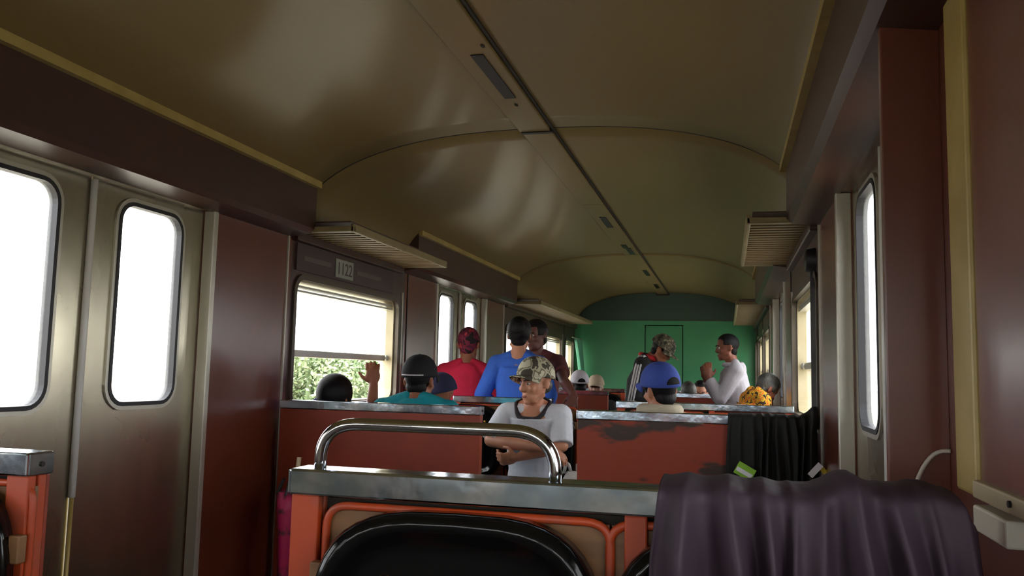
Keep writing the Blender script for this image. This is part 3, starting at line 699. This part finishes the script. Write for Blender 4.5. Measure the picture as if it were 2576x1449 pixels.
def person(label, base, heading, pelvis=(0, 0, .53), chest=(0, .03, .30), neck=(0, .01, .215), head=(0, .02, .15), hrot=(0, 0, 0), R=None, L=None, stand=False,
           skin='skin_tan', shirt='dkshirt', sleeve=.5, pants='darkpants', vox=.009, sw=.17, girth=1.0, handR=None, handL=None, hs=1.0, group=None, knees=None, hem=.10, flare=0.0, ntilt=.15, nwide=1.0, trap=1.0):
    root = thing('person', base, label, 'person', group, local=True, rot=heading)
    P = Vector(pelvis); Ch = P+Vector(chest); N = Ch+Vector(neck); Hc = N+Vector(head)
    H = Matrix.Translation(Hc) @ Euler((-hrot[0], hrot[1], 0)).to_matrix().to_4x4()
    H = Matrix.Translation(Hc) @ Matrix.Rotation(hrot[2], 4, 'Z') @ Matrix.Rotation(hrot[1], 4, 'Y') @ Matrix.Rotation(-hrot[0], 4, 'X') @ Matrix.Scale(hs, 4)
    S = {1: N+Vector((sw, -.005, -.055)), -1: N+Vector((-sw, -.005, -.055))}
    arms = {}
    for sd, spec in ((1, R), (-1, L)):
        if spec is None: spec = (S[sd]+Vector((sd*.05, -.02, -.27)), S[sd]+Vector((sd*.04, .05, -.50)))
        arms[sd] = (S[sd], Vector(spec[0]), Vector(spec[1]))
    g = girth
    up = (Ch-P)
    secs = [(P+Vector((0, 0, -.07)), .135*g, .095*g), (P, .152*g, .105*g), (P+up*.45, .128*g, .092*g), (Ch, .150*g, .105*g), (N+Vector((0, 0, -.075)), .135*g, .085*g), (N+Vector((0, 0, -.02)), .075, .062), (N+Vector((0, 0, .02)), .052, .050)]
    b = MB(); b.sections(secs)
    b.cap(S[-1], .050, S[1], .050)
    for sd in (1, -1): b.cap(N.lerp(S[sd], .85), .042, N+Vector((sd*.040, -.012, .012)), .030)
    b.cap(N+Vector((0, -.008, -.03)), .056, Hc+(Hc-N).normalized()*-.045, .051)
    head_geo(b, H)
    for sd in (1, -1):
        s0, e, w = arms[sd]
        b.cap(s0, .050, e, .037); b.cap(e, .038, e.lerp(w, .3), .040); b.cap(e.lerp(w, .3), .040, w, .025)
        hd = (handR if sd > 0 else handL) or {}
        d = Vector(hd.get('d', (w-e))); n = Vector(hd.get('n', (-sd, 0.2, -.1)))
        hand(b, w, d, n, hd.get('s', sd), hd.get('curl', .35), hd.get('sc', 1.0), hd.get('thumb', .5))
    feet = []
    for sd in (1, -1):
        hip = P+Vector((sd*.09, 0, -.03))
        if knees: kn, an = Vector(knees[0 if sd > 0 else 1][0]), Vector(knees[0 if sd > 0 else 1][1])
        elif stand: kn, an = Vector((P.x*.4+sd*.10, P.y*.4+.01, P.z*.53)), Vector((sd*.10, -.02, .08))
        else: kn, an = P+Vector((sd*.13, .42, -.01)), Vector((P.x+sd*.13, P.y+.40, .09))
        feet.append((hip, kn, an))
        b.cap(hip, .078, kn, .052); b.cap(kn, .052, kn.lerp(an, .35), .053); b.cap(kn.lerp(an, .35), .053, an, .036)
        b.cap(an, .036, an+Vector((0, .10, -.045)), .028)
    body = b.build('body', M[skin], root); remesh(body, vox, 3)
    # shirt
    c = MB(); G = .016
    c.sections([(P+Vector((0, 0, -hem)), .150*g+G+flare, .112*g+G+flare), (P, .155*g+G+flare*.7, .112*g+G+flare*.6), (P+up*.45, .138*g+G, .102*g+G), (Ch, .155*g+G, .110*g+G), (N+Vector((0, 0, -.075)), .140*g+G, .092*g+G), (N+Vector((0, -.004, -.022)), (.088+G)*nwide, .070+G, ntilt), (N+Vector((0, -.006, .004)), (.060+G*.6)*nwide, .056+G*.6, ntilt*1.2)])
    c.cap(S[-1], .052+G, S[1], .052+G)
    for sd in ((1, -1) if trap > -5 else ()): c.cap(N.lerp(S[sd], .85), .050+G*.7, N+Vector((sd*.050*nwide, -.012, .012*trap)), .040)
    for sd in (1, -1):
        s0, e, w = arms[sd]
        if sleeve <= 1: c.cap(s0, .052+G, s0.lerp(e, sleeve), .048+G*1.15, e1=False)
        else: c.cap(s0, .052+G, e, .042+G); c.cap(e, .042+G, e.lerp(w, sleeve-1), .032+G*.8, e1=False)
    sh = c.build('shirt', M[shirt], root); remesh(sh, vox*1.05, 4)
    # trousers and shoes
    t = MB(); t.sections([(P+Vector((0, 0, -.10)), .150*g, .115*g), (P+Vector((0, 0, .03)), .160*g, .115*g)])
    for hip, kn, an in feet: t.cap(hip, .092, kn, .066); t.cap(kn, .066, an+Vector((0, 0, .02)), .052, e1=False)
    tr = t.build('trousers', M[pants], root); remesh(tr, .014, 3)
    for hip, kn, an in feet:
        q = MB(); q.box(an+Vector((-.045, -.07, -.078)), an+Vector((.045, .17, -.02)), .02); q.cap(an+Vector((0, -.01, -.02)), .046, an+Vector((0, -.005, .02)), .044, e1=False); so = q.build('shoe', M['shoe'], root, smooth=True)
    return root, H, N, S, arms
def loc(root_base, heading, wpt):
    """world point into a person's own frame"""
    v = Vector(wpt)-Vector(root_base); return Matrix.Rotation(-heading, 3, 'Z') @ v

# 1 main man, grey ringer T-shirt, arms crossed
bs, hd = (-.20, 5.02, 0), PI
Lc = lambda *w: loc(bs, hd, w)
root, H, N, S, A = person('man in light grey ringer T-shirt and pale camouflage cap, arms crossed, facing the viewer', bs, hd, pelvis=(0, .0, .53), chest=(-.01, .07, .315), neck=(-.005, .05, .21), head=(-.015, .05, .132),
    hrot=(.08, .04, -.62), R=(Lc(-.42, 4.80, .845), Lc(-.075, 4.68, .825)), L=(Lc(.005, 4.82, .83), Lc(-.23, 4.70, .765)), skin='skin_tan', shirt='grey_tee', sleeve=.97, pants='jeans', vox=.0055, sw=.165, girth=1.0, ntilt=.75, nwide=1.08, trap=-9,
    handR=dict(d=(-1, .1, -.35), n=(0, -.4, -1), s=1, curl=.45), handL=dict(d=(1, .25, -.15), n=(0, -1, .35), s=-1, curl=1.05, thumb=.9), hs=1.09, flare=.01, hem=.08)
face_parts(root, H)
ball_cap(root, H, M['camo1'], tilt=.14, brim_len=.06)
p = MB(); p.xf = H; p.ell((0, -.05, -.015), (.066, .050, .05)); p.build('hair', M['greyhair'], root, smooth=True)
from mathutils.bvhtree import BVHTree
def neckline(root, N, n=40):
    ch = {c.name.split('.')[0]: c for c in bpy.data.objects if c.parent == root}
    T = []
    for k in ('shirt', 'body'):
        me = ch[k].data; T.append(BVHTree.FromPolygons([v.co for v in me.vertices], [p.vertices for p in me.polygons]))
    pts = []
    for i in range(n+1):
        a = 2*PI*i/n; r = .118; last = None; z0 = -.005 if math.cos(a) > .1 else .06
        while r > .045:
            q = N+Vector((math.sin(a)*r, math.cos(a)*r, z0)); hs, hb = (t.ray_cast(q, Vector((0, 0, -1)))[0] for t in T)
            if hb and (not hs or hb.z > hs.z-.001): break
            r -= .002; last = hs
        if last: pts.append(last+Vector((0, 0, .001)))
    k = len(pts)
    for _ in range(6): pts = [(pts[(i-1) % k]+pts[i]+pts[(i+1) % k])/3 for i in range(k)]
    out = []
    for q in pts:
        q = N+Vector(((q.x-N.x)*1.17, (q.y-N.y)*1.10, q.z-N.z)); h = T[0].ray_cast(Vector((q.x, q.y, N.z-.005 if q.y > N.y+.02 else N.z+.07)), Vector((0, 0, -1)))[0]
        if h and abs(h.z-q.z) < .03: q.z = h.z
        out.append(q+Vector((0, 0, .003)))
    for _ in range(2): out = [(out[(i-1) % k]+out[i]*2+out[(i+1) % k])/4 for i in range(k)]
    return out
nl_ = neckline(root, N); nl_.append(nl_[0])
p = MB(); p.tube(nl_, .0145, 8); p.build('collar', M['collar'], root, smooth=True)
# 2 woman with bun, raised hand
bs, hd = (-1.125, 4.17, 0), 0
root, H, N, S, A = person('woman with dark hair and purple scrunchie, hand raised at the open window, seen from behind', bs, hd, pelvis=(.01, .02, .50), chest=(0, 0, .26), neck=(0, 0, .175), head=(-.02, .015, .145), hrot=(.05, 0, -.15), R=((.19, .06, .90), (.168, .13, 1.165)),
    skin='skin_mid', shirt='dkshirt', handR=dict(d=(-.15, .05, 1), n=(-.35, 1, 0), s=1, curl=.85, thumb=.1), vox=.006, sw=.12, girth=.86)
hair_cap(root, H, M['hair'], grow=1.24, low=-.06, back=-.10)
p = MB(); p.xf = H; p.ell((-.03, -.10, -.055), (.045, .035, .04)); p.build('hair_bun', M['hair'], root, smooth=True)
p = MB()
for k in range(14):
    a = 2*PI*k/14; p.ell(N+Vector((-.10+math.cos(a)*.022, -.045, .105+math.sin(a)*.030)), (.016, .02, .016), seg=8, rings=6)
remesh(p.build('scrunchie', M['purple'], root, smooth=True), .005, 1)
# 3 teal shirt, black cap
bs, hd = (-.685, 4.24, 0), 0
root, H, N, S, A = person('man in teal shirt and black cap seen from behind beside the open window', bs, hd, pelvis=(0, .02, .53), chest=(0, -.01, .32), neck=(0, 0, .235), head=(0, .05, .102), hrot=(.05, 0, -.08), skin='skin_mid', shirt='teal', knees=(((.12, .32, .50), (.12, .28, .09)), ((-.12, .32, .50), (-.12, .28, .09))), sw=.185, girth=1.1, vox=.008)
hair_cap(root, H, M['hair'], low=-.06, grow=1.05, back=-.08); ball_cap(root, H, M['capblack'], tilt=.10, strap=M['whitestripe'], hole=False)
# 4 navy cap
bs, hd = (-.79, 5.09, 0), PI-.3
root, H, N, S, A = person('man in navy cap half hidden behind the teal shirt', bs, hd, pelvis=(0, 0, .52), chest=(0, .04, .26), neck=(0, .03, .17), head=(0, .03, .14), hrot=(.2, 0, -.5), skin='skin_mid', shirt='dkshirt', vox=.008, knees=(((.10, .30, .50), (.10, .26, .09)), ((-.10, .30, .50), (-.10, .26, .09))))
face_parts(root, H); ball_cap(root, H, M['navy'], brim=False)
# 5 red shirt
bs, hd = (-.965, 6.02, 0), .25
root, H, N, S, A = person('standing person in red T-shirt and red-black headscarf by the doors', bs, hd, pelvis=(0, 0, .84), chest=(0, .01, .27), neck=(0, .0, .185), head=(.01, .03, .155), hrot=(.12, 0, -.2), stand=True, skin='skin_mid', shirt='red', sleeve=.85, vox=.008, sw=.165, flare=.02, R=((.25, .06, 1.02), (.22, .22, .98)), L=((-.25, .06, 1.02), (-.2, .22, .98)))
hair_cap(root, H, M['headscarf'], front=.045, low=-.07, grow=1.12, name='headscarf', back=-.10)
# 6 blue top
bs, hd = (-.535, 5.86, 0), .05
root, H, N, S, A = person('woman in blue long-sleeved top with black hair pinned up, seen from behind', bs, hd, pelvis=(0, 0, .88), chest=(.01, .0, .28), neck=(0, 0, .20), head=(.0, .015, .155), hrot=(.02, 0, .1), stand=True, skin='skin_tan', shirt='blue', sleeve=1.9, vox=.007, sw=.155, girth=.92, ntilt=-.8, nwide=1.3, trap=0, R=((.24, .02, 1.09), (.20, .14, 1.00)), L=((-.245, -.03, 1.08), (-.19, .12, 1.00)))
hair_cap(root, H, M['hair'], grow=1.20, low=-.05, back=-.085)
p = MB(); p.xf = H; p.ell((-.005, -.095, .05), (.058, .04, .06)); p.build('hair_bun', M['hair'], root, smooth=True)
# 7 behind her
bs, hd = (-.478, 6.30, .0), PI-.2
Lc = lambda *w: loc(bs, hd, w)
root, H, N, S, A = person('standing person in maroon shirt half hidden behind the woman in blue', bs, hd, pelvis=(0, 0, .90), chest=(0, .0, .28), neck=(0, .02, .20), head=(0, .03, .15), hrot=(.1, .1, -.3), stand=True, skin='skin_dark', shirt='maroon', sleeve=.6, vox=.008, L=(Lc(-.20, 5.92, 1.19), Lc(-.095, 5.74, 1.10)), handL=dict(d=(-.2, 1, -.6), n=(0, -.3, -1), curl=.6))
face_parts(root, H); hair_cap(root, H, M['hair'], grow=1.13)
# 8 white cap
bs, hd = (-.57, 8.72, 0), .15
root, H, N, S, A = person('seated person in white cap seen from behind, in front of the farthest left bench', bs, hd, pelvis=(0, .02, .52), chest=(0, 0, .26), neck=(0, 0, .165), head=(0, .02, .185), hrot=(.1, 0, .2), skin='skin_brown', shirt='dkshirt', vox=.010, hs=1.06, knees=(((.12, .32, .50), (.12, .28, .09)), ((-.12, .32, .50), (-.12, .28, .09))))
hair_cap(root, H, M['hair'], grow=1.03); ball_cap(root, H, M['capwhite'], tilt=.22, hole=True)
# 9 beige cap
bs, hd = (-.515, 9.58, 0), PI
root, H, N, S, A = person('seated person in beige cap just right of the white cap', bs, hd, pelvis=(0, 0, .52), chest=(0, .03, .26), neck=(0, .02, .165), head=(0, .02, .15), skin='skin_brown', shirt='dkshirt', vox=.010, knees=(((.12, .32, .50), (.12, .28, .09)), ((-.12, .32, .50), (-.12, .28, .09))))
face_parts(root, H, False); ball_cap(root, H, M['capbeige'])
# 10 black track jacket
bs, hd = (.20, 7.62, 0), -PI/2-.22
root, H, N, S, A = person('man bending his head in black jacket with white sleeve stripes and red collar', bs, hd, pelvis=(0, -.05, .93), chest=(0, .04, .28), neck=(0, .05, .19), head=(0, .13, .07), hrot=(.6, 0, .15), stand=True, skin='skin_mid', shirt='dkshirt', sleeve=1.85, vox=.008, sw=.16, R=((.21, -.02, 1.02), (.19, .18, .98)), L=((-.22, -.05, 1.02), (-.20, .06, .93)))
face_parts(root, H, False); hair_cap(root, H, M['hair'], grow=1.03); ball_cap(root, H, M['camo2'], tilt=-.05)
p = MB(); p.tube([N+Vector((math.sin(a)*.075, .01+math.cos(a)*.070, .012-.02*math.cos(a))) for a in [2*PI*i/24 for i in range(25)]], .024, 8); p.build('collar', M['redcollar'], root, smooth=True)
for sd in (1, -1):
    s0, e, w = A[sd]
    for k in (-1, 0, 1):
        pts = []; out = Vector((sd, 0, 0))
        pts = [N+Vector((sd*.085, .02*k, .005))] + [s0+Vector((0, .022*k, .072))] + [s0.lerp(e, t)+Vector((sd*.071, .022*k, .02*(1-t))) for t in (.15, .4, .7, 1)] + [e.lerp(w, t)+Vector((sd*.060, .018*k, 0)) for t in (.4, .8)]
        p = MB(); p.tube(pts, .0085, 6); p.build('sleeve_stripe', M['whitestripe'], root, smooth=True)
    p = MB(); p.cap(e.lerp(w, .80), .046, e.lerp(w, .92), .044, e0=False, e1=False); p.build('cuff', M['redcollar'], root, smooth=True)
# 11 blue cap
bs, hd = (.605, 4.27, 0), .1
root, H, N, S, A = person('man in royal blue cap and cream top seen from behind on the scratched red bench', bs, hd, pelvis=(0, .02, .53), chest=(0, -.01, .31), neck=(0, 0, .215), head=(.0, .035, .118), hrot=(.05, -.10, .6), skin='skin_tan', shirt='creamcloth', sw=.15, vox=.008, sleeve=1.8, trap=-.6)
hair_cap(root, H, M['hair'], low=-.06, grow=1.04, back=-.09); ball_cap(root, H, M['capblue'], tilt=.12, hole=True, brim_len=.06)
p = MB(); p.tube([N+Vector((math.sin(a)*.088, -.01+math.cos(a)*.085, .022)) for a in [2*PI*i/28 for i in range(29)]], .030, 10); p.build('collar', M['creamcloth'], root, smooth=True)
# 12, 13 seated heads behind the right far bench
bs, hd = (.55, 8.85, 0), .2
root, H, N, S, A = person('seated person with grey-black hair seen from behind at the far right bench', bs, hd, pelvis=(0, .02, .50), chest=(0, 0, .25), neck=(0, 0, .165), head=(0, .015, .155), skin='skin_mid', shirt='dkshirt', vox=.010, knees=(((.12, .32, .50), (.12, .28, .09)), ((-.12, .32, .50), (-.12, .28, .09))))
hair_cap(root, H, M['greyhair'], grow=1.08, back=-.10)
bs, hd = (.655, 9.42, 0), PI
root, H, N, S, A = person('seated person with bare forehead facing the viewer at the far right bench', bs, hd, pelvis=(0, 0, .51), chest=(0, .03, .26), neck=(0, .02, .165), head=(0, .03, .145), hrot=(.25, 0, 0), skin='skin_tan', shirt='dkshirt', vox=.010, knees=(((-.22, .30, .52), (-.22, .26, .09)), ((-.40, .28, .52), (-.40, .24, .09))))
face_parts(root, H); hair_cap(root, H, M['hair'], front=.075)
# 14 hoodie
bs, hd = (.975, 7.62, 0), PI/2+.12
Lc = lambda *w: loc(bs, hd, w)
root, H, N, S, A = person('standing man in light grey hooded sweatshirt, hands raised in front of him', bs, hd, pelvis=(0, -.02, .88), chest=(0, .0, .28), neck=(0, .01, .195), head=(0, .055, .15), hrot=(.08, 0, .05), stand=True, skin='skin_brown', shirt='hoodie', sleeve=1.92, vox=.007, sw=.16, girth=1.05, flare=.015, hem=.14,
    L=((-.17, .12, 1.06), (-.10, .21, 1.235)), R=((.17, .10, 1.06), (.08, .22, 1.22)), handL=dict(d=(.1, .1, 1), n=(1, 0, 0), curl=.5), handR=dict(d=(-.1, .1, 1), n=(-1, 0, 0), curl=.5))
face_parts(root, H); hair_cap(root, H, M['hair'], low=-.02, front=.075, back=-.05, grow=1.05)
p = MB(); p.ell(N+Vector((0, -.070, -.05)), (.10, .042, .08)); p.tube([N+Vector((math.sin(a)*.085, math.cos(a)*.078, .0)) for a in [2*PI*i/24 for i in range(25)]], .022, 8); remesh(p.build('hood', M['hoodie'], root), .008, 3)
p = MB(); p.tube([(-.205, -.01, 1.04), (-.215, -.06, .99), (-.21, -.115, .935)], .005, 6); p.build('cord', M['collar'], root, smooth=True)
# 15 yellow shirt
bs, hd = (.985, 6.95, 0), -1.1
root, H, N, S, A = person('stooped person in yellow and orange shirt with grey hair by the right wall', bs, hd, pelvis=(-.01, -.03, .80), chest=(0, .12, .20), neck=(.01, .10, .13), head=(.0, .10, .03), hrot=(.7, .1, 0), stand=True, skin='skin_brown', shirt='yellowshirt', vox=.009, sw=.12, girth=.9)
hair_cap(root, H, M['greyhair'], grow=1.10)
# duffel and white carrier bag in the aisle
df = thing('duffel_bag', (.10, 4.72, 0), 'black duffel bag in the aisle under the white carrier bag', 'bag')
p = MB(); p.sections([((.10, 4.72, 0.0), .10, .13), ((.10, 4.72, .2), .12, .16), ((.10, 4.72, .48), .11, .14), ((.10, 4.72, .55), .05, .08)]); p.build('bag_body', M['blackcloth'], df, smooth=True)
p = MB(); p.tube(bez((.04, 4.66, .53), (.1, 4.62, .60), (.16, 4.66, .53)), .010); p.build('strap', M['blackcloth'], df)
wb = thing('carrier_bag', (.10, 4.72, .55), 'white plastic carrier bag with looped handles beside the crossed arms', 'bag')
p = MB(); p.sections([((.10, 4.72, .552), .06, .05), ((.10, 4.72, .60), .078, .06), ((.10, 4.72, .66), .066, .045), ((.10, 4.72, .70), .045, .02)]); p.build('bag_body', M['bagwhite'], wb, smooth=True)
for sx in (-1, 1):
    p = MB(); p.tube(bez((.10+sx*.040-.02, 4.71, .69), (.10+sx*.02-.02, 4.70, .80), (.10+sx*.040+.02, 4.71, .69)), .009); p.build('handle_loop', M['bagwhite'], wb, smooth=True)

# ------------------------------------------------------------------ outside
p = MB(); p.box((-200, -200, -1.25), (200, 200, -1.15)); o = p.build('ground', M['ground']); tag(o, kind='structure')
rnd = random.Random(40); hg = MB()
for dx, y, h in ((-.565, 25, 1.9), (-.535, 23.5, 2.0), (-.50, 25.5, 1.85), (-.47, 24, 1.75), (-.445, 27, 1.75), (-.52, 29, 2.2), (-.46, 30, 1.9)):
    x = .931+dx*y
    hg.tube([(x, y, -1.15), (x+.1, y, -.2), (x+.05, y+.1, h*.6)], [.16, .12, .05], 6)
    for _ in range(18):
        c0 = Vector((x+rnd.uniform(-1.7, 1.7), y+rnd.uniform(-1.5, 1.5), min(h, -.7+(h+.6)*rnd.random()**.8))); br = rnd.uniform(.5, .9)
        for _ in range(240):
            c = c0+Vector((rnd.gauss(0, 1), rnd.gauss(0, 1), rnd.gauss(0, 1))).normalized()*br*rnd.random()**.4
            a = Vector((rnd.gauss(0, 1), rnd.gauss(0, 1), rnd.gauss(0, 1))).normalized(); q = a.orthogonal().normalized(); l = rnd.uniform(.05, .105)
            hg.face([hg.v(c-a*l), hg.v(c+q*l*.5), hg.v(c+a*l), hg.v(c-q*l*.5)])
o = hg.build('hedge', M['leaf']); origin(o, (-11.5, 25.5, -1.15)); tag(o, 'leafy green hedge outside the open left window', 'hedge', kind='stuff')
for o in bpy.data.objects:
    if '_o' in o: del o['_o']
